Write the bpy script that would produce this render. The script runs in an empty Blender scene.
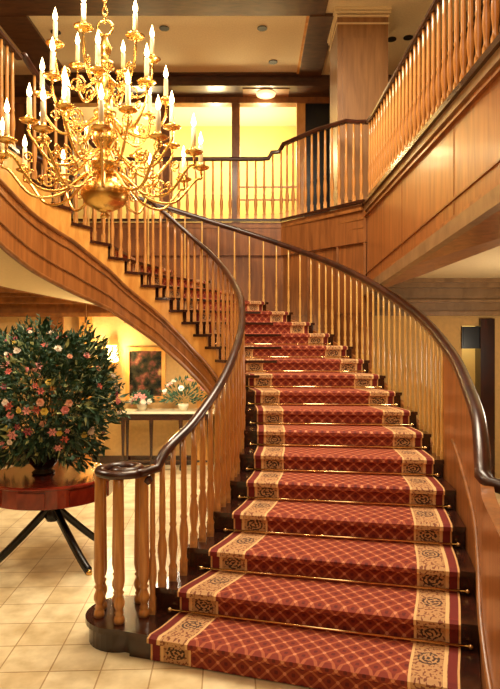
import bpy, bmesh, math, random
from mathutils import Vector, Matrix
random.seed(7)
C = bpy.context.scene.collection
PI = math.pi
EYE = 1.94
RISE = 0.155
UP = 3.72          # upper floor level

# ------------------------------------------------------------------ materials
def mat_new(name):
    m = bpy.data.materials.new(name); m.use_nodes = True
    nt = m.node_tree; b = nt.nodes['Principled BSDF']
    return m, nt, b
def rgb(c):  # sRGB 0-255 to linear
    return tuple(((v/255)/12.92 if v/255 <= .04045 else ((v/255+.055)/1.055)**2.4) for v in c) + (1,)
def plain(name, c, rough=.5, metal=0, noise=.0, scale=8, bump=0):
    m, nt, b = mat_new(name)
    b.inputs['Roughness'].default_value = rough; b.inputs['Metallic'].default_value = metal
    col = rgb(c)
    if noise or bump:
        tc = nt.nodes.new('ShaderNodeTexCoord'); n = nt.nodes.new('ShaderNodeTexNoise')
        n.inputs['Scale'].default_value = scale; n.inputs['Detail'].default_value = 5
        nt.links.new(tc.outputs['Object'], n.inputs['Vector'])
        r = nt.nodes.new('ShaderNodeValToRGB')
        r.color_ramp.elements[0].position = .3; r.color_ramp.elements[1].position = .7
        r.color_ramp.elements[0].color = tuple(v*(1-noise) for v in col[:3])+(1,)
        r.color_ramp.elements[1].color = tuple(min(1, v*(1+noise)) for v in col[:3])+(1,)
        nt.links.new(n.outputs['Fac'], r.inputs['Fac']); nt.links.new(r.outputs['Color'], b.inputs['Base Color'])
        if bump:
            bp = nt.nodes.new('ShaderNodeBump'); bp.inputs['Strength'].default_value = bump
            bp.inputs['Distance'].default_value = .01
            nt.links.new(n.outputs['Fac'], bp.inputs['Height']); nt.links.new(bp.outputs['Normal'], b.inputs['Normal'])
    else:
        b.inputs['Base Color'].default_value = col
    return m
def wood(name, dark, light, rough=.3, scale=(14, 14, 1.2), coat=.3):
    m, nt, b = mat_new(name)
    tc = nt.nodes.new('ShaderNodeTexCoord'); mp = nt.nodes.new('ShaderNodeMapping')
    mp.inputs['Scale'].default_value = scale
    n = nt.nodes.new('ShaderNodeTexNoise'); n.inputs['Scale'].default_value = 1.6; n.inputs['Detail'].default_value = 7
    n.inputs['Distortion'].default_value = .6
    r = nt.nodes.new('ShaderNodeValToRGB')
    r.color_ramp.elements[0].position = .3; r.color_ramp.elements[0].color = rgb(dark)
    r.color_ramp.elements[1].position = .72; r.color_ramp.elements[1].color = rgb(light)
    L = nt.links.new
    L(tc.outputs['Object'], mp.inputs['Vector']); L(mp.outputs['Vector'], n.inputs['Vector'])
    L(n.outputs['Fac'], r.inputs['Fac']); L(r.outputs['Color'], b.inputs['Base Color'])
    b.inputs['Roughness'].default_value = rough
    b.inputs['Coat Weight'].default_value = coat; b.inputs['Coat Roughness'].default_value = .15
    return m
def emit(name, c, s):
    m, nt, b = mat_new(name)
    b.inputs['Base Color'].default_value = rgb(c)
    b.inputs['Emission Color'].default_value = rgb(c); b.inputs['Emission Strength'].default_value = s
    return m

M = {}
M['panel'] = wood('panel_wood', (128, 74, 32), (176, 110, 54), .35, (9, 9, .9))
M['wall_wood'] = wood('wall_wood', (110, 62, 28), (154, 94, 46), .4, (9, 9, .9))
M['honey'] = wood('honey_wood', (196, 128, 54), (232, 172, 88), .35, (6, 6, 2))
M['bal'] = wood('baluster_wood', (170, 106, 48), (212, 150, 78), .28, (20, 20, 2), .5)
M['bal_pale'] = wood('pale_baluster_wood', (200, 146, 72), (230, 184, 104), .3, (20, 20, 2), .4)
M['mid'] = wood('brown_wood', (112, 66, 28), (158, 98, 46), .4, (5, 5, 3))
M['column'] = wood('column_wood', (128, 88, 50), (160, 114, 68), .45, (9, 9, .9))
M['taupe'] = wood('taupe_wood', (128, 96, 60), (160, 124, 82), .45, (5, 5, 3))
M['dark'] = wood('dark_wood', (30, 13, 8), (66, 28, 16), .25, (8, 8, 2), .5)
M['rail'] = wood('rail_wood', (34, 13, 8), (70, 30, 16), .32, (4, 4, 4), .4)
M['beam'] = wood('beam_wood', (62, 38, 22), (100, 64, 38), .5, (3, 10, 10))
M['black'] = plain('black_stone', (16, 18, 24), .25)
M['mahog'] = wood('mahogany', (96, 22, 12), (150, 46, 24), .18, (6, 6, 3), .8)
M['plaster'] = plain('cream_plaster', (226, 204, 160), .8, 0, .04, 30)
M['ceil'] = plain('ceiling_plaster', (228, 212, 176), .85, 0, .07, 40)
M['wallpaper'] = plain('buff_wallpaper', (206, 166, 104), .8, 0, .08, 20)
M['yellow'] = plain('yellow_wall', (236, 208, 132), .8, 0, .05, 3)
M['brass'] = plain('brass', (236, 192, 112), .27, 1, .1, 14)
M['rod'] = plain('rod_brass', (250, 220, 160), .12, 1)
M['candle'] = plain('ivory_candle', (250, 236, 200), .5)
M['flame'] = emit('flame_glow', (255, 222, 150), 26)
M['lampglow'] = emit('lamp_glow', (255, 220, 140), 9)
M['downglow'] = emit('downlight_glow', (255, 216, 150), 1.6)
M['blackmetal'] = plain('black_hole', (20, 16, 14), .6)
M['leaf'] = plain('leaf_green', (34, 62, 30), .55, 0, .5, 7)
M['leaf2'] = plain('leaf_blue_green', (56, 92, 66), .55, 0, .4, 9)
M['leaf3'] = plain('leaf_pale', (150, 158, 100), .6, 0, .3, 9)
M['stem'] = plain('stem_green', (40, 54, 24), .6)
M['marble'] = plain('cream_marble', (236, 226, 196), .15, 0, .08, 5)
M['vase'] = plain('dark_vase', (26, 26, 22), .2)
FL = [('pink_petals', (224, 150, 142)), ('white_petals', (246, 232, 214)), ('coral_petals', (200, 96, 76)),
      ('yellow_petals', (222, 196, 92)), ('rose_petals', (150, 62, 68)), ('peach_petals', (226, 172, 140))]
for k, c in FL: M[k] = plain(k, c, .6)

def carpet_mat():
    m, nt, b = mat_new('stair_carpet')
    L = nt.links.new
    def node(t, **k):
        n = nt.nodes.new(t)
        for a, v in k.items(): setattr(n, a, v)
        return n
    def math_(op, a, b_=None, clamp=False):
        n = node('ShaderNodeMath', operation=op); n.use_clamp = clamp
        for i, v in enumerate((a, b_)):
            if v is None: continue
            if isinstance(v, (int, float)): n.inputs[i].default_value = v
            else: L(v, n.inputs[i])
        return n.outputs[0]
    def mix(f, a, b_):
        n = node('ShaderNodeMix', data_type='RGBA')
        if isinstance(f, (int, float)): n.inputs[0].default_value = f
        else: L(f, n.inputs[0])
        for i, v in ((6, a), (7, b_)):
            if isinstance(v, tuple): n.inputs[i].default_value = v
            else: L(v, n.inputs[i])
        return n.outputs[2]
    uv = node('ShaderNodeUVMap', uv_map='run'); sx = node('ShaderNodeSeparateXYZ'); L(uv.outputs[0], sx.inputs[0])
    ue = node('ShaderNodeUVMap', uv_map='edge'); se = node('ShaderNodeSeparateXYZ'); L(ue.outputs[0], se.inputs[0])
    u, v, e, w = sx.outputs[0], sx.outputs[1], se.outputs[0], se.outputs[1]
    k = PI/0.10
    a = math_('MULTIPLY', math_('ADD', u, v), k); c = math_('MULTIPLY', math_('SUBTRACT', u, v), k)
    sa = math_('ABSOLUTE', math_('COSINE', a)); sc = math_('ABSOLUTE', math_('COSINE', c))
    line = math_('GREATER_THAN', math_('MAXIMUM', sa, sc), .955)
    dot = math_('GREATER_THAN', math_('MULTIPLY', sa, sc), .90)
    fld = mix(line, rgb((134, 46, 26)), rgb((176, 92, 56)))
    fld = mix(dot, fld, rgb((214, 140, 100)))
    inner = math_('GREATER_THAN', math_('MULTIPLY', math_('SUBTRACT', 1, sa), math_('SUBTRACT', 1, sc)), .45)
    fld = mix(inner, fld, rgb((98, 24, 18)))
    # border : medallion scroll
    d1 = math_('SUBTRACT', e, .165); d2 = math_('SUBTRACT', w, .0)
    rr = math_('SQRT', math_('ADD', math_('POWER', d1, 2.0), math_('POWER', d2, 2.0)))
    wv = node('ShaderNodeTexNoise'); wv.inputs['Scale'].default_value = 55; wv.inputs['Detail'].default_value = 1
    L(uv.outputs[0], wv.inputs['Vector'])
    ring = math_('MULTIPLY', math_('LESS_THAN', rr, .062), math_('GREATER_THAN', math_('ADD', math_('MULTIPLY', math_('SINE', math_('MULTIPLY', rr, 260.)), .12), wv.outputs['Fac']), .5))
    vine = math_('GREATER_THAN', wv.outputs['Fac'], .56)
    bor = mix(vine, rgb((196, 150, 100)), rgb((130, 74, 48)))
    bor = mix(ring, bor, rgb((64, 46, 38)))
    edge1 = math_('LESS_THAN', math_('ABSOLUTE', math_('SUBTRACT', e, .075)), .01)
    edge2 = math_('LESS_THAN', math_('ABSOLUTE', math_('SUBTRACT', e, .255)), .008)
    bor = mix(math_('MAXIMUM', edge1, edge2), bor, rgb((232, 190, 130)))
    out = mix(math_('LESS_THAN', e, .262), fld, bor)
    out = mix(math_('LESS_THAN', e, .062), out, rgb((116, 26, 20)))
    out = mix(math_('LESS_THAN', e, .012), out, rgb((220, 170, 110)))
    L(out, b.inputs['Base Color'])
    b.inputs['Roughness'].default_value = .8
    b.inputs['Sheen Weight'].default_value = .3
    b.inputs['Sheen Tint'].default_value = rgb((230, 140, 100))
    n2 = node('ShaderNodeTexNoise'); n2.inputs['Scale'].default_value = 400
    bp = node('ShaderNodeBump'); bp.inputs['Strength'].default_value = .3; bp.inputs['Distance'].default_value = .003
    L(uv.outputs[0], n2.inputs['Vector']); L(n2.outputs['Fac'], bp.inputs['Height']); L(bp.outputs['Normal'], b.inputs['Normal'])
    return m
M['carpet'] = carpet_mat()

def tile_mat():
    m, nt, b = mat_new('floor_tiles'); L = nt.links.new
    tc = nt.nodes.new('ShaderNodeTexCoord'); mp = nt.nodes.new('ShaderNodeMapping')
    mp.inputs['Rotation'].default_value = (0, 0, math.radians(-2.4)); mp.inputs['Location'].default_value = (.13, .1, 0)
    br = nt.nodes.new('ShaderNodeTexBrick'); br.offset = 0; br.squash = 1
    br.inputs['Color1'].default_value = rgb((238, 222, 182)); br.inputs['Color2'].default_value = rgb((226, 204, 158))
    br.inputs['Mortar'].default_value = rgb((182, 150, 104)); br.inputs['Scale'].default_value = 1
    br.inputs['Brick Width'].default_value = .3; br.inputs['Row Height'].default_value = .3
    br.inputs['Mortar Size'].default_value = .005; br.inputs['Mortar Smooth'].default_value = .3
    n = nt.nodes.new('ShaderNodeTexNoise'); n.inputs['Scale'].default_value = 6; n.inputs['Detail'].default_value = 6
    mx = nt.nodes.new('ShaderNodeMix'); mx.data_type = 'RGBA'; mx.blend_type = 'MULTIPLY'; mx.inputs[0].default_value = .35
    L(tc.outputs['Object'], mp.inputs['Vector']); L(mp.outputs['Vector'], br.inputs['Vector']); L(mp.outputs['Vector'], n.inputs['Vector'])
    L(br.outputs['Color'], mx.inputs[6]); L(n.outputs['Color'], mx.inputs[7]); 
    r = nt.nodes.new('ShaderNodeValToRGB'); r.color_ramp.elements[0].position = .3; r.color_ramp.elements[1].position = .65
    r.color_ramp.elements[0].color = rgb((196, 180, 150)); r.color_ramp.elements[1].color = (1, 1, 1, 1)
    L(n.outputs['Fac'], r.inputs['Fac']); L(r.outputs['Color'], mx.inputs[7]); mx.inputs[0].default_value = .7
    L(mx.outputs[2], b.inputs['Base Color']); b.inputs['Roughness'].default_value = .28
    return m
M['tiles'] = tile_mat()

def mirror_view_mat():  # mottled tones painted in place of a mirror's reflections
    m, nt, b = mat_new('painted_reflection'); L = nt.links.new
    tc = nt.nodes.new('ShaderNodeTexCoord'); n = nt.nodes.new('ShaderNodeTexNoise')
    n.inputs['Scale'].default_value = 7; n.inputs['Detail'].default_value = 6
    r = nt.nodes.new('ShaderNodeValToRGB'); cr = r.color_ramp
    cr.elements[0].position = .35; cr.elements[0].color = rgb((14, 20, 18))
    cr.elements[1].position = .75; cr.elements[1].color = rgb((180, 150, 90))
    e = cr.elements.new(.5); e.color = rgb((52, 46, 30)); e = cr.elements.new(.6); e.color = rgb((110, 60, 50))
    L(tc.outputs['Object'], n.inputs['Vector']); L(n.outputs['Fac'], r.inputs['Fac']); L(r.outputs['Color'], b.inputs['Base Color'])
    b.inputs['Roughness'].default_value = .25
    return m
M['mirror_view'] = mirror_view_mat()

# ------------------------------------------------------------------ mesh helpers
def link(name, bm, mt, parent=None, smooth=False, loc=None, auto=None):
    bmesh.ops.recalc_face_normals(bm, faces=bm.faces)
    me = bpy.data.meshes.new(name); bm.to_mesh(me); bm.free()
    o = bpy.data.objects.new(name, me); C.objects.link(o)
    me.materials.append(M[mt] if isinstance(mt, str) else mt)
    if smooth:
        for p in me.polygons: p.use_smooth = True
        if auto:
            md = None
    if loc: o.location = loc
    if parent: o.parent = parent
    return o
def tag(o, label=None, cat=None, group=None, kind=None):
    if label: o['label'] = label
    if cat: o['category'] = cat
    if group: o['group'] = group
    if kind: o['kind'] = kind
    return o
def empty(name, loc=(0, 0, 0), **k):
    o = bpy.data.objects.new(name, None); C.objects.link(o); o.location = loc; o.empty_display_size = .1
    return tag(o, **k)
def box(bm, x0, x1, y0, y1, z0, z1):
    v = [bm.verts.new(p) for p in ((x0, y0, z0), (x1, y0, z0), (x1, y1, z0), (x0, y1, z0), (x0, y0, z1), (x1, y0, z1), (x1, y1, z1), (x0, y1, z1))]
    for f in ((0, 3, 2, 1), (4, 5, 6, 7), (0, 1, 5, 4), (1, 2, 6, 5), (2, 3, 7, 6), (3, 0, 4, 7)): bm.faces.new([v[i] for i in f])
    return v
def prism(bm, pts, z0, z1):
    a = [bm.verts.new((x, y, z0)) for x, y in pts]; b = [bm.verts.new((x, y, z1)) for x, y in pts]
    n = len(pts); bm.faces.new(a[::-1]); bm.faces.new(b)
    for i in range(n): bm.faces.new((a[i], a[(i+1) % n], b[(i+1) % n], b[i]))
def lathe(bm, prof, seg=16, cx=0, cy=0, cz=0):
    rings = []
    for r, z in prof:
        if r < 1e-5: rings.append([bm.verts.new((cx, cy, cz+z))])
        else: rings.append([bm.verts.new((cx+r*math.cos(2*PI*k/seg), cy+r*math.sin(2*PI*k/seg), cz+z)) for k in range(seg)])
    for a, b in zip(rings, rings[1:]):
        for k in range(seg):
            k2 = (k+1) % seg
            if len(a) == 1 and len(b) == 1: continue
            if len(a) == 1: bm.faces.new((a[0], b[k], b[k2]))
            elif len(b) == 1: bm.faces.new((a[k], a[k2], b[0]))
            else: bm.faces.new((a[k], a[k2], b[k2], b[k]))
    if len(rings[0]) > 1: bm.faces.new(rings[0][::-1])
    if len(rings[-1]) > 1: bm.faces.new(rings[-1])
def sweep(bm, pts, prof, closed_ends=True, up=Vector((0, 0, 1))):
    """profile (a: sideways, b: up) along pts"""
    pts = [Vector(p) for p in pts]; rings = []
    for i, p in enumerate(pts):
        t = (pts[min(i+1, len(pts)-1)] - pts[max(i-1, 0)])
        if t.length < 1e-6: t = Vector((0, 1, 0))
        t.normalize(); s = t.cross(up)
        if s.length < 1e-4: s = Vector((1, 0, 0))
        s.normalize(); u = s.cross(t).normalized()
        rings.append([bm.verts.new(p + s*a + u*b) for a, b in prof])
    n = len(prof)
    for a, b in zip(rings, rings[1:]):
        for k in range(n): bm.faces.new((a[k], a[(k+1) % n], b[(k+1) % n], b[k]))
    if closed_ends:
        bm.faces.new(rings[0][::-1]); bm.faces.new(rings[-1])
def circ(r, n=8, sq=1.0): return [(r*math.cos(2*PI*k/n), r*sq*math.sin(2*PI*k/n)) for k in range(n)]
def tube(bm, pts, r, n=8): sweep(bm, pts, circ(r, n))
RAILP = [(-.034, -.02), (-.022, -.03), (.022, -.03), (.034, -.02), (.037, .004), (.026, .024), (0, .031), (-.026, .024), (-.037, .004)]

# ------------------------------------------------------------------ the stair plan
P = [(-.98, 3.35), (-.74, 3.62), (-.60, 3.9), (-.42, 4.2), (-.27, 4.55), (-.17, 4.9), (-.11, 5.25), (-.08, 5.6), (-.08, 5.92), (-.10, 6.25),
     (-.16, 6.58), (-.24, 6.85), (-.34, 7.08), (-.46, 7.26), (-.60, 7.40), (-.76, 7.49), (-.93, 7.53), (-1.11, 7.53), (-1.29, 7.47), (-1.47, 7.36),
     (-1.64, 7.2), (-1.80, 7.0), (-1.95, 6.75), (-2.08, 6.46), (-2.2, 6.15), (-2.26, 5.75), (-2.27, 5.35)]
Q = [(1.08, 2.62), (1.19, 3.03), (1.32, 3.4), (1.44, 3.78), (1.53, 4.2), (1.6, 4.6), (1.635, 5.0), (1.65, 5.4), (1.63, 5.78), (1.57, 6.15),
     (1.48, 6.5), (1.38, 6.88), (1.25, 7.25), (1.07, 7.6), (.85, 7.95), (.57, 8.23), (.23, 8.43), (-.18, 8.54), (-.65, 8.58), (-1.15, 8.56),
     (-1.68, 8.46), (-2.2, 8.25), (-2.68, 7.94), (-3.1, 7.53), (-3.42, 7.02), (-3.6, 6.5), (-3.65, 6.0)]
def cr(L, t):
    n = len(L); t = max(0, min(n-1.001, t)); i = int(t); f = t-i
    g = lambda k: Vector(L[max(0, min(n-1, k))])
    p0, p1, p2, p3 = g(i-1), g(i), g(i+1), g(i+2)
    return .5*((2*p1) + (p2-p0)*f + (2*p0-5*p1+4*p2-p3)*f*f + (3*p1-p0-3*p2+p3)*f**3)
P = P + [(-2.27, 4.9), (-2.27, 4.2), (-2.27, 3.4), (-2.27, 2.4), (-2.27, 1.4), (-2.27, .4)]
P = [tuple(cr(P, i + .55*max(0, min(1, (i-9)/5)))) for i in range(len(P)-1)]
def Pt(t): return cr(P, t)
def Qt(t): return cr(Q, t)
def lerp(a, b, f): return a+(b-a)*f
def table(T, t):
    if t <= T[0][0]: return T[0][1]
    for (a, x), (b, y) in zip(T, T[1:]):
        if t <= b: return lerp(x, y, (t-a)/(b-a))
    return T[-1][1]
def inner_rail_z(t): return RISE*t + table([(1, .955), (2, .86), (3, .87), (4, .92), (5.5, .98), (9, 1.0), (14, 1.03), (24, 1.03)], t)
def outer_rail_z(t): return RISE*t + table([(1, .98), (5, .98), (9, .93), (12, .90), (24, .90)], t)
def zbot(t): return max(0.0, table([(4.0, 0), (13, 1.385), (17, 1.97), (20, 2.37), (21, 2.46), (22, 2.545), (23, 2.63), (24, 2.715), (25, 2.80), (26, 2.88), (27, 2.95), (28, 3.0), (29, 3.03), (31, 3.04)], t))
def band(t): return table([(8, .27), (14, .28), (19, .36), (22, .50), (25, .50), (31, .46)], t)
NS = 24
def side_normal(F, t, s):   # horizontal normal to a stair edge curve, pointing out of the flight
    d = (F(t+.05)-F(t-.05)); d.normalize(); n = Vector((-d.y, d.x))
    return n*s

stair = empty('staircase', (0, 5.5, 0), label='grand curved staircase of dark wooden steps sweeping up from the tiled floor', cat='staircase')
def rel(o, root):   # keep world placement under an unrotated root
    o.parent = root; o.location = Vector(o.location) - Vector(root.location)
for i in range(1, NS):
    bm = bmesh.new()
    zt = i*RISE; ov = .09
    ts = [i-ov, i+.25, i+.5, i+.75, i+1.04]
    a = [Pt(t) - .0*side_normal(Pt, t, 1) for t in ts]; b = [Qt(t) for t in ts]
    a = [p + side_normal(Pt, t, 1)*.05 for p, t in zip(a, ts)]
    prism(bm, [tuple(p) for p in a] + [tuple(p) for p in b[::-1]], zt-.032, zt)
    # riser board
    r0, r1 = Pt(i), Qt(i); s0, s1 = Pt(i+.08), Qt(i+.08)
    prism(bm, [tuple(r0), tuple(s0), tuple(s1), tuple(r1)], max(0, (i-1)*RISE), zt-.03)
    o = link('step', bm, 'dark', None); rel(o, stair)
    if i == 1: o['label'] = 'bottom step in dark wood'
# curtail (bullnose) step end round the volute
VC = Vector((-.83, 3.88))
bm = bmesh.new()
pts = []
for k in range(0, 25):
    a = math.radians(35 + k*10.4); pts.append((VC.x + .222*math.cos(a), VC.y + .222*math.sin(a)))
prism(bm, pts + [(-.60, 3.585), tuple(Pt(2.05)+Vector((.1, .0)))], 0, RISE-.035)
big = [(VC.x+(x-VC.x)*1.10, VC.y+(y-VC.y)*1.10) for x, y in pts]
prism(bm, big + [(-.60, 3.565), tuple(Pt(2.05)+Vector((.1, .0)))], RISE-.034, RISE+.001)
rel(link('curtail', bm, 'dark'), stair)

def string_mesh(F, s, t0, t1, th, fz0, fz1, n=8, stepped=False, off=0):
    bm = bmesh.new(); N = int((t1-t0)*n); prev = None
    for k in range(N):
        a, b = t0+(t1-t0)*k/N, t0+(t1-t0)*(k+1)/N; mid = (a+b)/2
        qa, qb = [], []
        for t, q in ((a, qa), (b, qb)):
            nn = side_normal(F, t, s); p = F(t)
            for d in (off, off+th):
                w = p+nn*d
                for z in (fz0(t), fz1(mid if stepped else t)): q.append(bm.verts.new((w.x, w.y, z)))
        # order: in-bot,in-top,out-bot,out-top
        for f in ((0, 1), (1, 3), (3, 2), (2, 0)): bm.faces.new((qa[f[0]], qa[f[1]], qb[f[1]], qb[f[0]]))
        bm.faces.new((qa[0], qa[2], qa[3], qa[1])); bm.faces.new((qb[0], qb[1], qb[3], qb[2]))
    return bm
top_step = lambda t: min(int(t+1e-6), NS)*RISE - .033
# inner string, open cut to the steps: dark beside the lowest steps, honey wood above
TE = 31.0
o = link('inner_string', string_mesh(Pt, 1, 1.6, 8.0, .03, lambda t: zbot(t)-.05 if zbot(t) > .06 else 0, top_step, 8, True), 'dark'); rel(o, stair)
def htop(t): return min(RISE*t, UP-.0)
def zmid(t): return lerp(zbot(t), min(int(t+1e-6), NS)*RISE, 0) + .27
o = link('inner_string', string_mesh(Pt, 1, 8.0, TE, .03, lambda t: zbot(t)+band(t)-.04, lambda t: UP-.004 if t >= 24 else top_step(t), 8, True), 'honey'); rel(o, stair)
o['label'] = 'pale honey wood cut string'
o = link('string_moulding', string_mesh(Pt, 1, 8.0, TE, .045, lambda t: zbot(t)-.05, lambda t: zbot(t)+band(t)-.02, 6, False), 'panel', None); rel(o, stair)
for dz, r_ in ((1.0, .022), (.78, .010), (.26, .012), (-.14, .026)):
    bm = bmesh.new(); ptsl = []
    for k in range(0, 161):
        t = 8.0+(TE-8.0)*k/160
        w = Pt(t)+side_normal(Pt, t, 1)*.05; ptsl.append((w.x, w.y, zbot(t)+dz*band(t)))
    tube(bm, ptsl, r_, 8)
    o = link('string_bead', bm, 'mid', None, True); rel(o, stair)
# outer string (wall side)
o = link('outer_string', string_mesh(Qt, -1, 6.1, 24, .035, lambda t: max(0, zbot(t)-.03), lambda t: max(.02, RISE*t-.10), 6), 'panel'); rel(o, stair)
# soffit
bm = bmesh.new(); prev = None
for k in range(0, 161):
    t = 4.3+(27.5-4.3)*k/160; row = []
    for f in range(0, 7):
        w = Pt(t)*(1-f/6)+Qt(t)*(f/6); row.append(bm.verts.new((w.x, w.y, zbot(t)-.02)))
    for f in range(0, 7):
        w = Pt(t)*(1-(6-f)/6)+Qt(t)*((6-f)/6); row.append(bm.verts.new((w.x, w.y, zbot(t)+.03)))
    if prev:
        for f in range(14): bm.faces.new((prev[f], prev[(f+1) % 14], row[(f+1) % 14], row[f]))
    else: bm.faces.new(row)
    prev = row
bm.faces.new(prev[::-1])
o = link('soffit', bm, 'plaster', None, False); rel(o, stair); o['label'] = 'smooth cream plaster underside'

# ------------------------------------------------------------------ carpet runner
def carpet_obj():
    bm = bmesh.new(); uv1 = bm.loops.layers.uv.new('run'); uv2 = bm.loops.layers.uv.new('edge')
    rows = []; v = 0
    def row(t, z, lift, v, w):
        a, b = Pt(t), Qt(t); W = (b-a).length; d = (b-a)/W
        ml, mr = .15, lerp(.11, .07, min(1, t/8)); wid = W-ml-mr; n = 24; r = []
        f = Vector((-d.y, d.x))
        # forward direction (down the stair)
        m = a+(b-a)*.5; nx = (Pt(t+.1)+Qt(t+.1))*.5
        if f.dot(nx-m) > 0: f = -f
        for k in range(n+1):
            u = wid*k/n; p = a+d*(ml+u)+f*lift
            r.append((bm.verts.new((p.x, p.y, z)), (u-wid/2, v), (min(u, wid-u), w)))
        rows.append(r)
    RL = .35
    for i in range(1, NS):
        z0, z1 = (i-1)*RISE, i*RISE
        row(i, z0+.008, .012, v, -.10); v += .06
        row(i, z0+.07, .012, v, -.0+0.0); v += .05
        row(i, z1-.045, .012, v, .055); v += .02
        row(i-.09, z1-.034, .012, v, .075)
        v += .03
        row(i-.09, z1-.004, .012, v, .10); v += .012
        row(i-.05, z1+.010, .0, v, .12)
        for f in (.25, .5, .75, .995):
            v += RL/4; row(i+f, z1+.010, 0, v, abs(f-.5)*RL*1.0)
    for a, b in zip(rows, rows[1:]):
        for k in range(len(a)-1):
            q = (a[k], a[k+1], b[k+1], b[k])
            try: fc = bm.faces.new([x[0] for x in q])
            except ValueError: continue
            for lp, x in zip(fc.loops, q): lp[uv1].uv = x[1]; lp[uv2].uv = x[2]
    o = link('stair_carpet', bm, 'carpet')
    md = o.modifiers.new('s', 'SOLIDIFY'); md.thickness = .008; md.offset = -1
    return o
tag(carpet_obj(), 'red patterned runner carpet with beige borders laid up the curved steps', 'carpet')

ORD = ['', 'first', 'second', 'third', 'fourth', 'fifth', 'sixth', 'seventh', 'eighth', 'ninth', 'tenth', 'eleventh', 'twelfth', 'thirteenth', 'fourteenth']
for i in range(1, 13):
    a, b = Pt(i+1), Qt(i+1); W = (b-a).length; d = (b-a)/W; f = Vector((d.y, -d.x))
    z = i*RISE+.028
    root = empty('stair_rod', ((a.x+b.x)/2, (a.y+b.y)/2, z-.01), label='brass stair rod across the carpet at the back of the %s step from the floor' % ORD[i], cat='stair rod', group='brass rods holding the stair carpet')
    bm = bmesh.new(); c = Vector(((a.x+b.x)/2, (a.y+b.y)/2))
    p0 = a+d*.09+f*.034; p1 = b-d*.05+f*.034
    tube(bm, [(p0.x-c.x, p0.y-c.y, .01), (p1.x-c.x, p1.y-c.y, .01)], .008, 8)
    link('rod', bm, 'rod', root, True)
    for p in (p0, p1):
        bm = bmesh.new(); bmesh.ops.create_uvsphere(bm, u_segments=8, v_segments=6, radius=.016)
        link('finial', bm, 'rod', root, True, (p.x-c.x, p.y-c.y, .01))

# ------------------------------------------------------------------ balusters
def baluster_mesh(name, prof, mt, seg=10, sq=None):
    bm = bmesh.new()
    lathe(bm, prof, seg)
    for f in bm.faces: f.smooth = True
    if sq:
        for z0, z1 in sq[1]: box(bm, -sq[0], sq[0], -sq[0], sq[0], z0, z1)
    bmesh.ops.recalc_face_normals(bm, faces=bm.faces)
    me = bpy.data.meshes.new(name); bm.to_mesh(me); bm.free(); me.materials.append(M[mt])
    return me
prof_i = [(.018, 0), (.024, .02), (.024, .05), (.015, .07), (.026, .10), (.017, .13), (.019, .17), (.027, .26), (.026, .32), (.017, .40), (.022, .42), (.017, .44), (.019, .52), (.016, .8), (.014, 1)]
BM_I = baluster_mesh('baluster_inner', prof_i, 'bal', 10, (.021, ((0, .1),)))
prof_o = [(.012, 0), (.018, .03), (.011, .07), (.018, .11), (.012, .15), (.018, .24), (.016, .32), (.011, .40), (.015, .42), (.011, .44), (.012, .8), (.010, 1)]
BM_O = baluster_mesh('baluster_outer', prof_o, 'bal_pale', 8, (.014, ((0, .07),)))
prof_n = [(.036, 0), (.041, .02), (.036, .045), (.024, .055), (.034, .07), (.024, .085), (.030, .10), (.041, .125), (.041, .15), (.028, .18), (.024, .195), (.038, .21), (.024, .225), (.034, .25), (.042, .29), (.041, .36), (.037, .6), (.034, .9), (.032, 1)]
BM_N = baluster_mesh('baluster_newel', prof_n, 'bal', 14)
def put_bal(me, root, x, y, z0, z1, name='baluster'):
    o = bpy.data.objects.new(name, me); C.objects.link(o); o.parent = root
    o.location = Vector((x, y, z0)) - Vector(root.location); o.scale = (1, 1, z1-z0)
    o.rotation_euler.z = 0
    return o
inner = empty('balustrade', (-.6, 4.0, RISE), label='inner balustrade with round spiral newel, dark handrail curling up the left side of the steps', cat='balustrade')
for i in range(2, NS):
    for f in ((.06, .39, .72) if i < 6 else (.2, .7) if i < 9 else (.12, .62)):
        t = i+f; p = Pt(t) + side_normal(Pt, t, -1)*.01
        o = put_bal(BM_I, inner, p.x, p.y, i*RISE, inner_rail_z(t)-.02)
        if i < 6: o.scale.x = o.scale.y = 1.2
# newel cluster
RV = .16
for k, a in enumerate((207, 272, 335, 62, 118, 165)):
    ar = math.radians(a); put_bal(BM_N, inner, VC.x+RV*math.cos(ar), VC.y+RV*math.sin(ar), RISE, 1.075).scale = (.86, .86, 1.075-RISE)
for t in (1.75,):
    p = Pt(t)+Vector((.0, .02)); put_bal(BM_I, inner, p.x, p.y, RISE, inner_rail_z(1.6)-.02)
# handrail with volute
bm = bmesh.new(); pts = []
NV = 60
jp = Pt(1.9)
a0 = math.atan2(jp.y-VC.y, jp.x-VC.x)
for k in range(NV+1):
    f = k/NV; ang = math.radians(-40 - 470*(1-f)); rad = lerp(.05, RV+.01, min(1, f*1.15))
    pts.append((VC.x+rad*math.cos(ang), VC.y+rad*math.sin(ang), 1.09))
ex = [Pt(t) for t in (1.6,)]
pts.append((Pt(1.45).x-.02, Pt(1.45).y+.0, 1.10))
for k in range(0, 180):
    t = 1.9+(24.2-1.9)*k/179; p = Pt(t); pts.append((p.x, p.y, inner_rail_z(t) if t > 2.2 else lerp(1.10, inner_rail_z(2.2), (t-1.9)/.3)))
bm2 = bm; sweep(bm2, pts, [(a*.92, b*.85) for a, b in RAILP])
o = link('handrail', bm2, 'rail', None, True); rel(o, inner)
bm = bmesh.new(); lathe(bm, [(0, 0), (.10, 0), (.105, .012), (.10, .02), (.05, .026), (0, .028)], 20)
o = link('newel_cap', bm, 'rail', None, True, (VC.x, VC.y, 1.065)); rel(o, inner)
bm = bmesh.new(); lathe(bm, [(0, -.06), (.02, -.05), (.035, -.03), (.03, -.01), (.02, 0)], 12)
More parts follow.
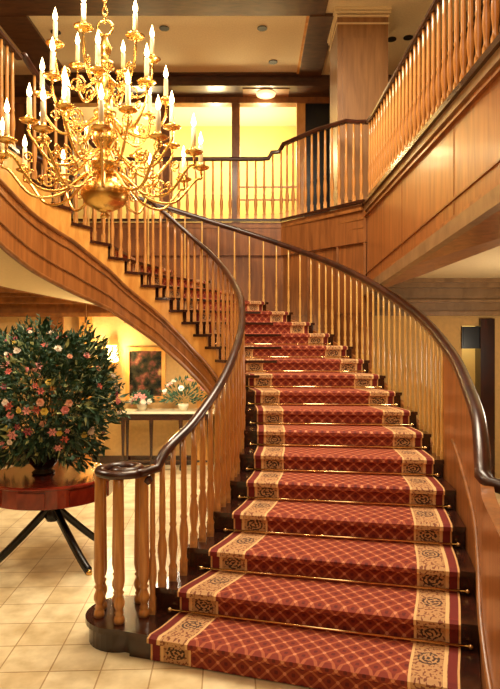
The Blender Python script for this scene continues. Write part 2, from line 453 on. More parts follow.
o = link('drop_finial', bm, 'rail', None, True, (Pt(1.7).x-.02, Pt(1.7).y, 1.06)); rel(o, inner)

outer = empty('balustrade', (1.6, 5.2, .9), label='outer balustrade of slim pale balusters under the long dark rail on the right', cat='balustrade')
for i in range(6, NS):
    for f in ((.04, .37, .70) if i < 14 else (.1, .6)):
        t = i+f
        p = Qt(t)+side_normal(Qt, t, -1)*-.0
        put_bal(BM_O, outer, p.x, p.y, RISE*i, outer_rail_z(t)-.02)
bm = bmesh.new(); pts = []
for k in range(0, 161):
    t = 2.05+(23.9-2.05)*k/160; p = Qt(t)+side_normal(Qt, t, -1)*.02; z = outer_rail_z(t)
    if t < 3.2: z -= (3.2-t)**2*.10
    pts.append((p.x, p.y, z))
e = Vector(pts[0])
pre = [(e.x+.34, e.y-.10, e.z-.045), (e.x+.22, e.y-.13, e.z-.06), (e.x+.09, e.y-.11, e.z-.055), (e.x+.01, e.y-.06, e.z-.035)]
sweep(bm, pre+pts, [(a*1.25, b*1.25) for a, b in RAILP])
o = link('handrail', bm, 'rail', None, True); rel(o, outer)

# curved panel wall to the right of the lowest steps
bm = string_mesh(lambda t: cr([(.80, 1.2), (.90, 1.9)]+Q, t+2), -1, -1.9, 6.05, .07, lambda t: 0.0,
                 lambda t: (outer_rail_z(t)-.035-(max(0, 3.2-t)**2*.10) if t > 2.3 else 1.12), 8, False, .004)
o = link('stair_panel_wall', bm, 'panel'); tag(o, 'curved brown wood panel wall closing the right side of the lowest steps', 'panel wall')
bm = bmesh.new(); pts = []
for k in range(41):
    t = -1.8+7*k/40; F = lambda t: cr([(.80, 1.2), (.90, 1.9)]+Q, t+2)
    p = F(t)+side_normal(F, t, -1)*-.004; pts.append((p.x, p.y, max(.30, RISE*t+.34)))
sweep(bm, pts, circ(.016, 8)); 
ob = link('panel_bead', bm, 'mid', None, True); ob.parent = o

# ------------------------------------------------------------------ upper level balustrades
def balcony(root, path, zb, rail_pts, me, step, curb=None):
    path = [Vector(p) for p in path]; L = [0]
    for a, b in zip(path, path[1:]): L.append(L[-1]+(b-a).length)
    n = int(L[-1]/step)
    def at(s, pl, LL):
        for k in range(len(LL)-1):
            if s <= LL[k+1]+1e-6:
                return pl[k]+(pl[k+1]-pl[k])*((s-LL[k])/(LL[k+1]-LL[k]))
        return pl[-1]
    rp = [Vector(p) for p in rail_pts]; 
    def railz(x, y):
        best = None
        for a, b in zip(rp, rp[1:]):
            ab = (b-a).xy; l2 = ab.length_squared
            if l2 < 1e-5: continue
            f = max(0, min(1, (Vector((x, y))-a.xy).dot(ab)/l2)); q = a.xy+ab*f; dd = (q-Vector((x, y))).length
            if best is None or dd < best[0]: best = (dd, a.z+(b.z-a.z)*f)
        return best[1]
    for k in range(n+1):
        p = at((k+.5)/(n+1)*L[-1], path, L); put_bal(me, root, p.x, p.y, zb, railz(p.x, p.y)-.02)
    bm = bmesh.new(); sweep(bm, rail_pts, RAILP); rel(link('handrail', bm, 'rail', None, False), root)
    bm = bmesh.new(); sweep(bm, [(p.x, p.y, zb-.0) for p in path], [(-.045, -.005), (.045, -.005), (.045, .028), (-.045, .028)])
    rel(link('curb', bm, 'dark'), root)
RH = .95
rb = empty('balustrade', (1.52, 5.5, UP), label='right gallery balustrade high above, running from the corner toward the viewer', cat='balustrade')
balcony(rb, [(1.53, 7.60), (1.53, 1.0)], UP+.02, [(1.53, 7.62, UP+1.05), (1.53, 7.3, UP+1.0), (1.53, 1.0, UP+RH)], BM_I, .14)
bb = empty('balustrade', (0, 8.95, UP), label='back gallery balustrade with a stepped dark rail in front of the yellow room', cat='balustrade')
balcony(bb, [(-3.6, 8.93), (.47, 8.93), (1.50, 7.68)], UP+.02,
        [(-3.6, 8.93, UP+.96), (.18, 8.93, UP+.96), (.28, 8.93, UP+.97), (.33, 8.93, UP+1.06), (.44, 8.93, UP+1.07), (.50, 8.89, UP+1.17), (.95, 8.33, UP+1.19), (1.30, 7.92, UP+1.16), (1.42, 7.8, UP+1.10), (1.52, 7.68, UP+1.06)], BM_I, .13)
lb = empty('balustrade', (-2.25, 4, UP), label='left gallery balustrade high above the foliage, at the head of the stair', cat='balustrade')
balcony(lb, [(-2.27, 5.7), (-2.27, 1.0)], UP+.02, [(-2.27, 5.80, UP+1.0), (-2.27, 1.0, UP+.95)], BM_I, .13)

# ------------------------------------------------------------------ the room
def S(name, bm, mt, **k):
    o = link(name, bm, mt); o['kind'] = 'structure'; return o
def sbox(name, mt, *a):
    bm = bmesh.new(); box(bm, *a); return S(name, bm, mt)
sbox('floor', 'tiles', -7, 7, -4, 13.1, -.1, 0)
H2 = 6.65
# upper floor slabs
sbox('floor_right', 'plaster', 2.12, 7, -4, 8.3, 2.78, UP)
edge = [tuple(Pt(t)+side_normal(Pt, t, 1)*-.005) for t in (24.02, 24.6, 25.2, 26, 27, 28, 29, 30, 31)][::-1]
bm = bmesh.new(); prism(bm, [(-7, -4), (edge[0][0], -4)] + edge + [tuple(Qt(24.02)), (-3.62, 7.3), (-3.62, 8.95), (-7, 8.95)], UP-.68, UP-.005)
S('floor_left', bm, 'ceil')
bm = bmesh.new(); prism(bm, [(-7, 8.93), (.47, 8.93), (1.51, 7.68), (2.1, 7.68), (2.1, 8.3), (7, 8.3), (7, 13.1), (-7, 13.1)], UP-.5, UP)
S('floor_upper', bm, 'wall_wood')
# right gallery fascia : a deep panelled beam whose lower edge drops toward the far end
bm = bmesh.new()
def fz(y): return lerp(2.53, 2.76, (7.68-y)/4.2)
rows = []
for y in (7.68, 5.6, 3.5, 0, -4):
    rows.append([bm.verts.new(p) for p in ((1.52, y, fz(y) if y > 3 else 2.76), (2.12, y, 2.74), (2.12, y, UP), (1.52, y, UP))])
for a, b in zip(rows, rows[1:]):
    for k in range(4): bm.faces.new((a[k], a[(k+1) % 4], b[(k+1) % 4], b[k]))
bm.faces.new(rows[0]); bm.faces.new(rows[-1])
S('wall_right_fascia', bm, 'panel')
for n, (za, zb_, pj, mt) in enumerate(((UP-.03, UP-.005, .06, 'dark'), (UP-.10, UP-.03, .03, 'taupe'), (UP-.17, UP-.15, .03, 'mid'))):
    sbox('trim_%d' % (n+1), mt, 1.52-pj, 1.53, -4, 7.72, za, zb_)
def along(y0, y1, dz0, dz1, pj):
    bm = bmesh.new(); r = []
    for y in (y0, (y0+y1)/2, y1):
        z = fz(y); r.append([bm.verts.new(p) for p in ((1.52-pj, y, z+dz0), (1.54, y, z+dz0), (1.54, y, z+dz1), (1.52-pj, y, z+dz1))])
    for a, b in zip(r, r[1:]):
        for k in range(4): bm.faces.new((a[k], a[(k+1) % 4], b[(k+1) % 4], b[k]))
    bm.faces.new(r[0]); bm.faces.new(r[-1]); return bm
S('trim_4', along(7.7, 2, -.01, .10, .05), 'taupe'); S('trim_5', along(7.7, 2, .10, .14, .03), 'panel')
S('trim_6', along(7.7, 2, .27, .285, .012), 'mid')
for k, y in enumerate((5.9, 4.4)):
    sbox('trim_%d' % (7+k), 'mid', 1.516, 1.53, y-.006, y+.006, fz(y)+.14, UP-.17)
# back gallery fascia + curved/diagonal panel wall below
bm = bmesh.new()
wp = [(-.6, 8.97), (.49, 8.97), (1.52, 7.72), (1.52, 7.66), (1.62, 7.66), (1.62, 8.4), (1.62, 9.1), (-.6, 9.1)]
prism(bm, wp, 2.30, UP-.01); box(bm, -7, -.6, 8.97, 9.1, 2.84, UP-.01); S('wall_back_wood', bm, 'wall_wood')
bm = bmesh.new(); prism(bm, [(-.45, 8.98), (.50, 8.98), (1.53, 7.73), (1.62, 7.73), (1.62, 9.1), (-.45, 9.1)], 0, 2.31); S('wall_back_lower_wood', bm, 'wall_wood')
bm = bmesh.new()
for z, pj, h in ((UP-.045, .05, .04), (UP-.17, .02, .03), (UP-.30, .015, .012)):
    prism(bm, [(-4, 8.97-pj), (.49-pj*.3, 8.97-pj), (1.50-pj, 7.70), (1.52, 7.74), (.49, 8.98), (-4, 8.98)], z-h, z)
S('trim_9', bm, 'mid')
# pilaster seams on the wood wall
bm = bmesh.new()
for f in (.0, .35, .7, 1.0):
    x, y = lerp(.49, 1.50, f), lerp(8.97, 7.72, f); box(bm, x-.015, x+.015, y-.02, y+.01, 1.2, UP-.2)
for x in (-.1, -.7, -1.3, -1.9, -2.5): box(bm, x-.012, x+.012, 8.955, 8.98, 2.2, UP-.2)
S('trim_10', bm, 'mid')
# lower back wall at left (buff) with cornice
sbox('wall_back', 'wallpaper', -7, -.4, 9.2, 9.3, 0, UP-.6)
bm = bmesh.new()
for z0, z1, pj in ((2.66, 2.8, .25), (2.60, 2.66, .20), (2.50, 2.60, .12), (2.36, 2.50, .05), (2.30, 2.36, .09)): box(bm, -7, -.6, 9.2-pj, 9.21, z0, z1)
S('trim_11', bm, 'mid')
bm = bmesh.new(); box(bm, -7, -.6, 9.16, 9.21, 0, .14); S('baseboard_back', bm, 'dark')
for k, x in enumerate((-3.0, -2.55, -.72)):
    sbox('trim_%d' % (12+k), 'honey' if k else 'mid', x-.1, x+.1, 9.14, 9.22, 0, 2.32)
# lower right wall with cornice and doorway
bm = bmesh.new(); box(bm, 1.62, 2.98, 8.3, 8.42, 0, 2.80); box(bm, 3.26, 7, 8.3, 8.42, 0, 2.8); box(bm, 2.98, 3.26, 8.3, 8.42, 2.14, 2.8)
S('wall_right_lower', bm, 'wallpaper')
bm = bmesh.new()
for z0, z1, pj in ((2.72, 2.79, .30), (2.66, 2.72, .22), (2.50, 2.66, .10), (2.46, 2.50, .15), (2.34, 2.46, .06), (2.28, 2.34, .1)): box(bm, 1.62, 7, 8.3-pj, 8.31, z0, z1)
S('trim_16', bm, 'taupe')
bm = bmesh.new(); box(bm, 3.22, 3.42, 8.24, 8.44, 0, 2.24); 
S('door_1', bm, 'dark')
sbox('wall_passage', 'yellow', 2.4, 4.2, 9.4, 9.5, 0, 2.8)
bm = bmesh.new(); box(bm, 2.97, 3.225, 8.27, 8.36, 1.82, 2.13); box(bm, 2.99, 3.2, 8.26, 8.27, 1.84, 2.11)
o = link('transom_box', bm, 'black'); tag(o, 'black box mounted at the top of the doorway on the right', 'sign box')
# side walls
sbox('wall_left', 'wallpaper', -7.1, -7, -4, 13.1, 0, H2); sbox('wall_right', 'wallpaper', 7, 7.1, -4, 13.1, 0, H2)
sbox('wall_front', 'wallpaper', -7, 7, -4.1, -4, 0, H2)
# ---- upstairs
YB = 11.0
sbox('wall_upper_header', 'beam', -7, 7, 10.48, YB+.2, 6.455, H2)
sbox('trim_17', 'mid', -7, 7, YB-.04, YB+.16, 6.345, 6.46)
for k, (x0, x1, mt) in enumerate(((-4.2, -3.3, 'beam'), (-1.69, -1.45, 'mid'), (-.34, -.19, 'mid'), (.87, 1.03, 'honey'))):
    sbox('trim_%d' % (18+k), mt, x0, x1, YB-.02, YB+.18, UP, 6.345)
sbox('wall_upper_black', 'black', 1.03, 3.2, YB, YB+.2, UP, 6.46)
sbox('wall_upper_side', 'wall_wood', 3.2, 7, YB, YB+.2, UP, 6.46)
sbox('wall_upper_left', 'wall_wood', -7, -4.2, YB, YB+.2, UP, 6.46)
sbox('wall_upper_room', 'yellow', -7, 7, 13.0, 13.1, UP, H2)
bm = bmesh.new()
for z in (4.57, 4.81): box(bm, -.19, .87, YB+.05, YB+.09, z-.014, z+.014)
S('trim_22', bm, 'honey')
# upstairs ceiling: coffer of plaster between dark beams
sbox('ceiling', 'ceil', -7, 7, -4, 13.1, H2, H2+.1)
sbox('trim_23', 'beam', -7, 1.08, 7.9, 8.5, H2-.04, H2+.01)
sbox('trim_24', 'beam', .86, 1.25, 8.5, 10.48, H2-.05, H2+.01)
sbox('trim_25', 'beam', -3.7, -3.22, 8.5, 10.48, H2-.05, H2+.01)
sbox('trim_26', 'beam', -3.3, .97, 10.38, 10.5, H2-.03, H2+.01)
sbox('trim_27', 'honey', .82, .86, 8.5, 10.38, H2-.03, H2+.01)
sbox('trim_28', 'beam', 3.1, 3.8, -4, 10.5, H2-.25, H2+.01)
# recessed ceiling spots
spots = [('small black recessed ceiling spot on the right of the cream coffer', 0.184, 8.910), ('black recessed ceiling spot at the left of the cream coffer', -2.970, 9.018),
         ('pinhole black spot at the far edge of the cream coffer near the header', 0.389, 9.990), ('black recessed spot above the middle of the chandelier', -1.296, 8.910), 
         ('left one of two black ceiling spots right of the column', 2.214, 9.234), ('right one of two black ceiling spots right of the column', 2.462, 9.180)]
for lb_, x, y in spots:
    r = empty('ceiling_spot', (x, y, H2), label=lb_, cat='ceiling light', group='recessed ceiling spots')
    bm = bmesh.new(); lathe(bm, [(0, -.004), (.055, -.004), (.055, 0), (0, 0)], 16); link('aperture', bm, 'blackmetal', r)
    bm = bmesh.new(); lathe(bm, [(.055, -.012), (.075, -.012), (.075, 0), (.055, 0)], 16); link('trim_ring', bm, 'blackmetal', r)
# glowing surface light under header
r = empty('surface_light', (.29, 10.78, 6.41), label='glowing oval lamp on the dark header over the yellow opening', cat='ceiling light')
bm = bmesh.new(); box(bm, -.42, .42, -.2, .15, .03, .055); link('housing', bm, 'mid', r)
bm = bmesh.new(); lathe(bm, [(0, -.02), (.14, -.015), (.17, .0), (.18, .03)], 24); link('diffuser', bm, 'downglow', r, True)
# column with capital
col = empty('column', (1.60, 8.78, UP), label='square wooden column with pale moulded capital rising behind the gallery corner', cat='column')
bm = bmesh.new(); box(bm, -.36, .36, -.41, .38, 0, H2-UP-.002); o = link('shaft', bm, 'column', col)
bm = bmesh.new(); box(bm, -.29, .29, -.425, -.41, .2, 2.5); link('panel', bm, 'column', col)
bm = bmesh.new()
for z0, z1, pj in ((2.70, 2.72, .012), (2.80, 2.825, .02), (2.845, 2.875, .035), (2.885, 2.928, .045)): box(bm, -.36-pj, .36+pj, -.41-pj, .38+pj, z0, z1)
link('capital', bm, 'plaster', col)
bm = bmesh.new(); box(bm, -.38, .38, -.44, .40, 0, .12); link('plinth', bm, 'mid', col)

# ------------------------------------------------------------------ chandelier
CH = Vector((-.885, 3.6, 2.68))
ch = empty('chandelier', tuple(CH), label='large brass chandelier with three tiers of lit candles hanging over the stair', cat='chandelier')
bm = bmesh.new()
prof = [(0, 0), (.02, .005), (.03, .02), (.014, .035), (.05, .05), (.115, .085), (.145, .14), (.135, .19), (.09, .235), (.04, .26), (.03, .29), (.07, .31), (.085, .34), (.06, .37), (.03, .39),
        (.045, .43), (.075, .47), (.08, .52), (.05, .57), (.03, .60), (.065, .62), (.07, .65), (.035, .67), (.03, .72), (.05, .76), (.06, .81), (.04, .86), (.022, .9), (.055, .92), (.055, .95), (.02, .97),
        (.035, 1.01), (.04, 1.05), (.018, 1.09), (.014, 1.12), (0, 1.125)]
lathe(bm, prof, 24); link('body', bm, 'brass', ch, True)
bm = bmesh.new()
ring = [(.045*math.cos(2*PI*k/20), 0, 1.165+.045*math.sin(2*PI*k/20)) for k in range(21)]
sweep(bm, ring, circ(.009, 6), True, Vector((0, 1, 0))); link('ring', bm, 'brass', ch, True)
bm = bmesh.new()
z = 1.22; k = 0
while z < H2-CH.z:
    rr = [((.016*math.cos(2*PI*j/10)) if k % 2 else 0, 0 if k % 2 else (.016*math.cos(2*PI*j/10)), z+.028*math.sin(2*PI*j/10)) for j in range(11)]
    sweep(bm, rr, circ(.005, 5), True, Vector((0, 1, 0)) if k % 2 else Vector((1, 0, 0))); z += .042; k += 1
link('chain', bm, 'brass', ch, True)
def arm_meshes(r, zs, zc, h):
    bm = bmesh.new()
    ctrl = [(.03, zs), (r*.22, zs-.03), (r*.45, zs-.13*r/.6-.02), (r*.72, zs-.14*r/.6-.02), (r*.93, zs-.02), (r*1.0, zc-.05), (r*.995, zc)]
    pts = []
    for k in range(31):
        q = cr(ctrl, k*6/30*.9999); pts.append((q.x, 0, q.y))
    tube(bm, pts, .0085, 8)
    # scroll
    sc = []
    for k in range(25):
        a = k/24*1.6*2*PI; rad = .052*(1-k/32); sc.append((r*.56+rad*math.cos(a+PI/2), 0, zs-.06+rad*math.sin(a+PI/2)))
    tube(bm, sc, .0055, 6)
    sc = []
    for k in range(19):
        a = -k/18*1.5*2*PI; rad = .032*(1-k/26); sc.append((r*.80+rad*math.cos(a-PI/2), 0, zs-.02+rad*math.sin(a-PI/2)+.02))
    tube(bm, sc, .005, 6)
    def done(bm, mt):
        for f in bm.faces: f.smooth = True
        bmesh.ops.recalc_face_normals(bm, faces=bm.faces)
        me = bpy.data.meshes.new('arm_piece'); bm.to_mesh(me); bm.free(); me.materials.append(M[mt]); return me
    A = done(bm, 'brass')
    bm = bmesh.new(); lathe(bm, [(0, 0), (.02, 0), (.05, .012), (.056, .02), (.05, .02), (.016, .01), (.02, .03), (.016, .045), (0, .045)], 16); D = done(bm, 'brass')
    bm = bmesh.new(); lathe(bm, [(0, 0), (.015, 0), (.0135, h), (0, h+.003)], 10); K = done(bm, 'candle')
    bm = bmesh.new(); lathe(bm, [(0, 0), (.011, .012), (.015, .028), (.008, .056), (0, .085)], 10); F = done(bm, 'flame')
    return A, D, K, F
for (n, r_, zs, zc, h, a0) in ((12, .59, .28, .33, .12, 12), (8, .44, .42, .50, .11, 30), (8, .37, .62, .72, .115, 8), (6, .29, .86, 1.0, .11, 20)):
    A, D, K, F = arm_meshes(r_, zs, zc, h)
    for k in range(n):
        a = math.radians(a0)+2*PI*k/n; rr = r_*(1.0+.03*random.uniform(-1, 1))
        arm = bpy.data.objects.new('arm', A); C.objects.link(arm); arm.parent = ch; arm.rotation_euler.z = a
        for nm, me, dz in (('drip_pan', D, zc), ('candle', K, zc+.04), ('flame', F, zc+.042+h)):
            o = bpy.data.objects.new(nm, me); C.objects.link(o); o.parent = arm; o.location = (r_*.995, 0, dz)

# ------------------------------------------------------------------ round table and flowers
TX, TY = -1.74, 5.2
tb = empty('pedestal_table', (TX, TY, 0), label='round red mahogany pedestal table on black splayed legs, carrying the flowers', cat='table')
bm = bmesh.new(); lathe(bm, [(0, .735), (.53, .735), (.545, .745), (.545, .757), (.53, .765), (0, .765)], 48); link('tabletop', bm, 'mahog', tb, False)
bm = bmesh.new(); lathe(bm, [(.50, .58), (.515, .585), (.515, .735), (.4, .735), (.4, .58)], 48); link('apron', bm, 'mahog', tb, False)
for k in range(8):
    a = 2*PI*k/8
    bm = bmesh.new(); box(bm, .500, .523, -.11, .11, .60, .72); o = link('drawer_front', bm, 'mahog', tb); o.rotation_euler.z = a
bm = bmesh.new(); lathe(bm, [(0, .34), (.05, .35), (.07, .39), (.055, .43), (.045, .48), (.065, .53), (.10, .58), (0, .58)], 20); link('pedestal', bm, 'black', tb, True)
for a in (207, 322, 48):
    ar = math.radians(a); c, s = math.cos(ar), math.sin(ar)
    pts = []
    for k in range(17):
        f = k/16; rr = .02+.5*f; z = .45*(1-f)**1.25+.028 + .015*math.sin(f*PI)
        pts.append((rr*c, rr*s, z))
    bm = bmesh.new(); sweep(bm, pts, [(-.022, -.028), (.022, -.028), (.026, .01), (.018, .03), (-.018, .03), (-.026, .01)])
    leg = link('leg', bm, 'black', tb, True)
    bm = bmesh.new(); lathe(bm, [(0, 0), (.024, .0), (.026, .02), (.02, .04), (0, .042)], 10); link('castor', bm, 'brass', leg, True, (.52*c, .52*s, 0))
vs_ = link('vase', (lambda bm: (lathe(bm, [(0, 0), (.09, 0), (.10, .015), (.07, .04), (.12, .10), (.155, .17), (.16, .22), (.14, .25), (.125, .25), (.11, .2), (0, .18)], 24), bm)[1])(bmesh.new()), 'vase', None, True, (TX-.08, TY, .766))
tag(vs_, 'squat dark vase on the round mahogany table, nearly hidden by leaves', 'vase')
arr = empty('flower_arrangement', (TX-.08, TY, .95), label='huge bushy flower arrangement of pink, white and coral blooms in the dark vase', cat='flowers')
# foliage
def leaf(bm, p, d, ln, w, roll):
    d = d.normalized(); s = d.cross(Vector((0, 0, 1)))
    if s.length < .05: s = Vector((1, 0, 0))
    s.normalize(); u = s.cross(d); s2 = s*math.cos(roll)+u*math.sin(roll); u2 = s2.cross(d)
    a = bm.verts.new(p); b = bm.verts.new(p+d*ln*.45+s2*w*.5); c = bm.verts.new(p+d*ln+u2*(-ln*.12)); e = bm.verts.new(p+d*ln*.45-s2*w*.5); m = bm.verts.new(p+d*ln*.5+u2*w*.15)
    for f in ((a, b, m), (b, c, m), (c, e, m), (e, a, m)): bm.faces.new(f)
cen = Vector((0, 0, .47)); RX, RZ = .64, .60
bms = [bmesh.new(), bmesh.new(), bmesh.new()]
def lump(v): return 1 + .07*math.sin(5*v.x+1.3)*math.cos(4*v.z+.5) + .05*math.sin(9*v.z+3*v.x) + .06*math.sin(11*v.x+2)
def surf_pt(jit=1.0):
    while True:
        v = Vector((random.gauss(0, 1), random.gauss(0, 1), random.gauss(0, 1))).normalized()
        if v.z > -.93: break
    f = random.uniform(.40, 1)**.6*jit*lump(v)
    return cen + Vector((v.x*RX*f, v.y*RX*f, v.z*RZ*f*(1.0 if v.z > 0 else 1.02))), v
for k in range(5400):
    p, v = surf_pt(); p.z = max(p.z, -.08)
    d = v+Vector((random.uniform(-.7, .7), random.uniform(-.7, .7), random.uniform(-.6, .8)))
    leaf(bms[random.choice((0, 0, 1, 2 if random.random() < .75 else 0))], p, d, random.uniform(.05, .13), random.uniform(.02, .05), random.uniform(0, PI))
# sprays that poke out
for k in range(110):
    a = random.uniform(0, 2*PI); el = random.uniform(-.35, 1.35); v = Vector((math.cos(a)*math.cos(el), math.sin(a)*math.cos(el), math.sin(el)))
    L_ = random.uniform(1.0, 1.25)*lump(v)
    for j in range(9):
        f = L_*(.7+.3*j/8); p = cen+Vector((v.x*RX*f, v.y*RX*f, v.z*RZ*f))
        for s_ in (-1, 1): leaf(bms[k % 2], p, v+Vector((random.uniform(-.8, .8), random.uniform(-.8, .8), s_*.6)), .05, .018, random.uniform(0, PI))
fo = link('foliage', bms[0], 'leaf', arr); fo['kind'] = 'stuff'
fo = link('foliage', bms[1], 'leaf2', arr); fo['kind'] = 'stuff'
fo = link('foliage', bms[2], 'leaf3', arr); fo['kind'] = 'stuff'
bm = bmesh.new()
for k in range(70):
    p, v = surf_pt(); tube(bm, [(random.uniform(-.05, .05), random.uniform(-.05, .05), .0), tuple(p*.55+Vector((0, 0, .02))), tuple(p)], .004, 5)
o = link('stems', bm, 'stem', arr); o['kind'] = 'stuff'
def flower_mesh(kind, mt):
    bm = bmesh.new()
    if kind == 0:      # open lily-like bloom
        for k in range(6):
            a = 2*PI*k/6; c, s = math.cos(a), math.sin(a)
            def P3(r, w, z): return bm.verts.new((r*c-w*s, r*s+w*c, z))
            v = [P3(.004, 0, 0), P3(.026, .013, .016), P3(.052, 0, .014), P3(.026, -.013, .016), P3(.027, 0, .010)]
            for f in ((0, 1, 4), (1, 2, 4), (2, 3, 4), (3, 0, 4)): bm.faces.new([v[i] for i in f])
        lathe(bm, [(0, 0), (.006, .003), (.005, .02), (0, .022)], 6)
    else:              # round rose-like bloom
        for j, (rr, zz, tilt) in enumerate(((.034, 0, .5), (.026, .008, .9), (.016, .016, 1.3))):
            for k in range(6):
                a = 2*PI*k/6+j*.5; c, s = math.cos(a), math.sin(a)
                def P3(r, w, z): return bm.verts.new((r*c-w*s, r*s+w*c, z))
                v = [P3(.003, 0, zz-.004), P3(rr*.7, rr*.6, zz+.008*tilt), P3(rr*1.1, 0, zz+.018*tilt), P3(rr*.7, -rr*.6, zz+.008*tilt)]
                bm.faces.new(v)
        lathe(bm, [(0, 0), (.012, .004), (.014, .014), (.006, .026), (0, .028)], 8)
    me = bpy.data.meshes.new('bloom'); bm.to_mesh(me); bm.free(); me.materials.append(M[mt])
    return me
kinds = [(flower_mesh(i % 2, k), k) for i, (k, c) in enumerate(FL)] + [(flower_mesh(1, 'pink_petals'), ''), (flower_mesh(0, 'coral_petals'), '')]
nf = 0
while nf < 99:
    v = Vector((random.gauss(0, 1), random.gauss(0, 1)-.5, random.gauss(0, 1))).normalized()
    if v.z < -.6 or v.y > .25: continue
    q = 1.02*lump(v); p = cen+Vector((v.x*RX*q, v.y*RX*q, v.z*RZ*q*(1 if v.z > 0 else .9)))
    o = bpy.data.objects.new('flower', random.choice(kinds)[0]); C.objects.link(o); o.parent = arr
    o.location = p; o.rotation_euler = (v+Vector((random.uniform(-.3, .3), -.2, .1))).to_track_quat('Z', 'Y').to_euler(); sc_ = random.uniform(.5, .95); o.scale = (sc_,)*3
    nf += 1

# ------------------------------------------------------------------ console, mirror, lamp, plants at the back wall
cb = empty('console_table', (-1.25, 8.93, 0), label='long dark console table with cream marble top against the back wall', cat='console table')
bm = bmesh.new(); box(bm, -.72, .72, -.2, .2, .845, .88); link('marble_top', bm, 'marble', cb)
bm = bmesh.new(); box(bm, -.68, .68, -.18, .19, .75, .845); box(bm, -.70, .70, -.195, .19, .825, .846); link('apron', bm, 'dark', cb)
for x in (-.64, -.22, .22, .64):
    for y in (-.15, .16):
        if abs(x) < .3 and y > 0: continue
        bm = bmesh.new(); lathe(bm, [(.02, 0), (.026, .03), (.018, .06), (.022, .4), (.03, .68), (.034, .75)], 10, x, y); link('leg', bm, 'dark', cb)
bm = bmesh.new(); box(bm, -.64, .64, -.165, -.135, .12, .15); link('stretcher', bm, 'dark', cb)
pf = empty('mirror', (-1.62, 9.18, 1.42), label='dark framed picture above the console table, its reflections painted on', cat='mirror')  # stands for a mirror; its reflections are only coloured onto the face
bm = bmesh.new(); box(bm, -.26, .26, -.02, .0, -.36, .36); link('mirror_face', bm, 'mirror_view', pf)
bm = bmesh.new()
for a in ((-.31, -.25, -.41, .41), (.25, .31, -.41, .41), (-.25, .25, -.41, -.35), (-.25, .25, .35, .41)): box(bm, a[0], a[1], -.045, 0, a[2], a[3])
link('frame', bm, 'honey', pf)
def plant(name, x, y, z, R_, label, seed, flw=6):
    random.seed(seed); r = empty(name, (x, y, z), label=label, cat='plant')
    bm = bmesh.new(); lathe(bm, [(0, 0), (.05, 0), (.075, .06), (.08, .10), (.07, .10), (0, .09)], 16); link('pot', bm, 'marble', r, True)
    bm = bmesh.new()
    for k in range(260):
        v = Vector((random.gauss(0, 1), random.gauss(0, .7), abs(random.gauss(0, 1)))).normalized()
        p = Vector((0, 0, .12))+v*R_*random.uniform(.3, 1)
        p.y = min(p.y, .15); leaf(bm, p, v+Vector((0, 0, random.uniform(-.5, .5))), .08, .03, random.uniform(0, PI))
    o = link('foliage', bm, 'leaf2', r); o['kind'] = 'stuff'
    for k in range(flw):
        v = Vector((random.gauss(0, 1), -.6, abs(random.gauss(0, 1)))).normalized()
        o = bpy.data.objects.new('flower', kinds[k % 2][0]); C.objects.link(o); o.parent = r; o.location = Vector((0, 0, .12))+v*R_; o.scale = (1.3,)*3; o.rotation_euler = v.to_track_quat('Z', 'Y').to_euler()
plant('potted_plant', -1.0, 8.86, .88, .36, 'leafy potted plant at the right end of the console table', 3)
plant('potted_plant', -1.62, 8.86, .88, .15, 'low spreading plant with small white flowers left of centre on the console', 5, 8)
wl = empty('wall_lamp', (-2.12, 9.18, 1.62), label='glowing wall lamp on the yellow wall beside the flowers', cat='lamp')
bm = bmesh.new(); box(bm, -.04, .04, -.02, 0.02, -.12, .12); link('backplate', bm, 'brass', wl)
bm = bmesh.new(); tube(bm, [(0, -.02, -.06), (0, -.09, -.09), (0, -.12, -.02)], .01, 8); link('arm', bm, 'brass', wl, True)
bm = bmesh.new(); lathe(bm, [(.07, -.02), (.10, .0), (.075, .24), (.06, .24)], 20, 0, -.12); link('lamp_shade', bm, 'lampglow', wl, True)

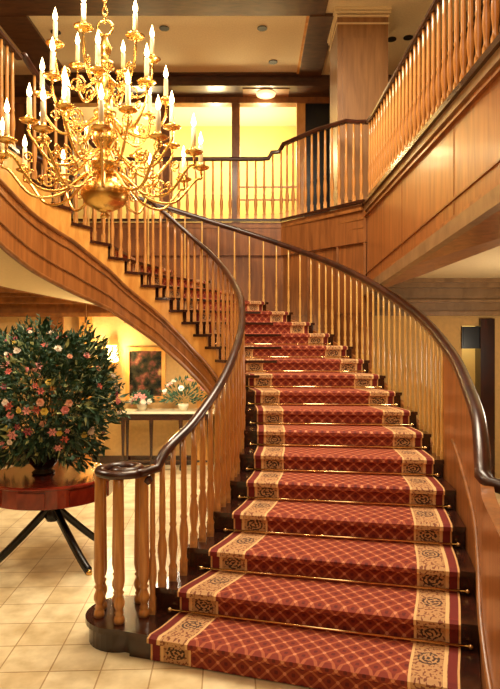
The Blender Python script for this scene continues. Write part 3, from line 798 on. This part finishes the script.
# ------------------------------------------------------------------ lights
def area(name, loc, rot, size, e, c, sy=None):
    l = bpy.data.lights.new(name, 'AREA'); l.size = size; l.energy = e; l.color = c
    if sy: l.shape = 'RECTANGLE'; l.size_y = sy
    o = bpy.data.objects.new(name, l); o.location = loc; o.rotation_euler = rot; C.objects.link(o); return o
def point(name, loc, e, c, r=.1):
    l = bpy.data.lights.new(name, 'POINT'); l.energy = e; l.color = c; l.shadow_soft_size = r
    o = bpy.data.objects.new(name, l); o.location = loc; C.objects.link(o); return o
WARM = (1, .76, .46); WARMER = (1, .66, .32); SOFT = (1, .86, .64)
area('stairwell_light', (.1, 5.4, 6.4), (0, 0, 0), 2.2, 380, SOFT)
area('front_light', (-.4, .3, 6.0), (math.radians(25), 0, 0), 3.0, 70, SOFT)
area('well_light', (-.3, -2.2, 3.6), (math.radians(68), 0, 0), 2.6, 20, SOFT)
for k in range(6):
    a = 2*PI*k/6+.3; point('candle_light', (CH.x+.5*math.cos(a), CH.y+.5*math.sin(a), CH.z+.62), 7, WARM, .05)
point('candle_light', (CH.x, CH.y-.4, CH.z+1.2), 20, WARM, .05)
point('candle_light', (CH.x, CH.y+.5, CH.z+.2), 8, WARM, .05)
for x in (-2.2, -.7, .3): point('room_light', (x, 12.1, 5.7), 95, (1, .80, .42), .2)
point('header_light', (.29, 10.7, 6.25), 4, WARM, .1)
point('sconce_light', (-2.12, 8.98, 1.75), 140, (1, .80, .42), .1)
area('lower_left_light', (-2.9, 4.6, 2.98), (0, 0, 0), .9, 60, SOFT)
area('lower_back_light', (-1.0, 7.8, 1.85), (math.radians(0), 0, 0), .5, 50, SOFT)
point('lower_right_light', (3.4, 6.0, 1.7), 75, SOFT, .2)
point('passage_light', (3.3, 8.95, 2.3), 22, (1, .85, .55), .1)
area('gallery_light_right', (1.2, 3.2, 6.1), (0, math.radians(25), 0), 1.5, 34, WARM)
w = bpy.data.worlds.new('World'); bpy.context.scene.world = w; w.use_nodes = True
w.node_tree.nodes['Background'].inputs[0].default_value = (1, .8, .55, 1); w.node_tree.nodes['Background'].inputs[1].default_value = .3

# ------------------------------------------------------------------ camera
cam = bpy.data.cameras.new('camera'); co = bpy.data.objects.new('camera', cam); C.objects.link(co)
co.location = (0, 0, EYE); co.rotation_euler = (PI/2, 0, 0)
cam.sensor_fit = 'HORIZONTAL'; cam.sensor_width = 36; cam.lens = 36*590/500; cam.shift_y = -4.5/500; cam.clip_start = .05
sc = bpy.context.scene; sc.camera = co
vs = sc.view_settings; vs.view_transform = 'Standard'; vs.look = 'None'; vs.gamma = 1; vs.exposure = -.08; vs.use_curve_mapping = False
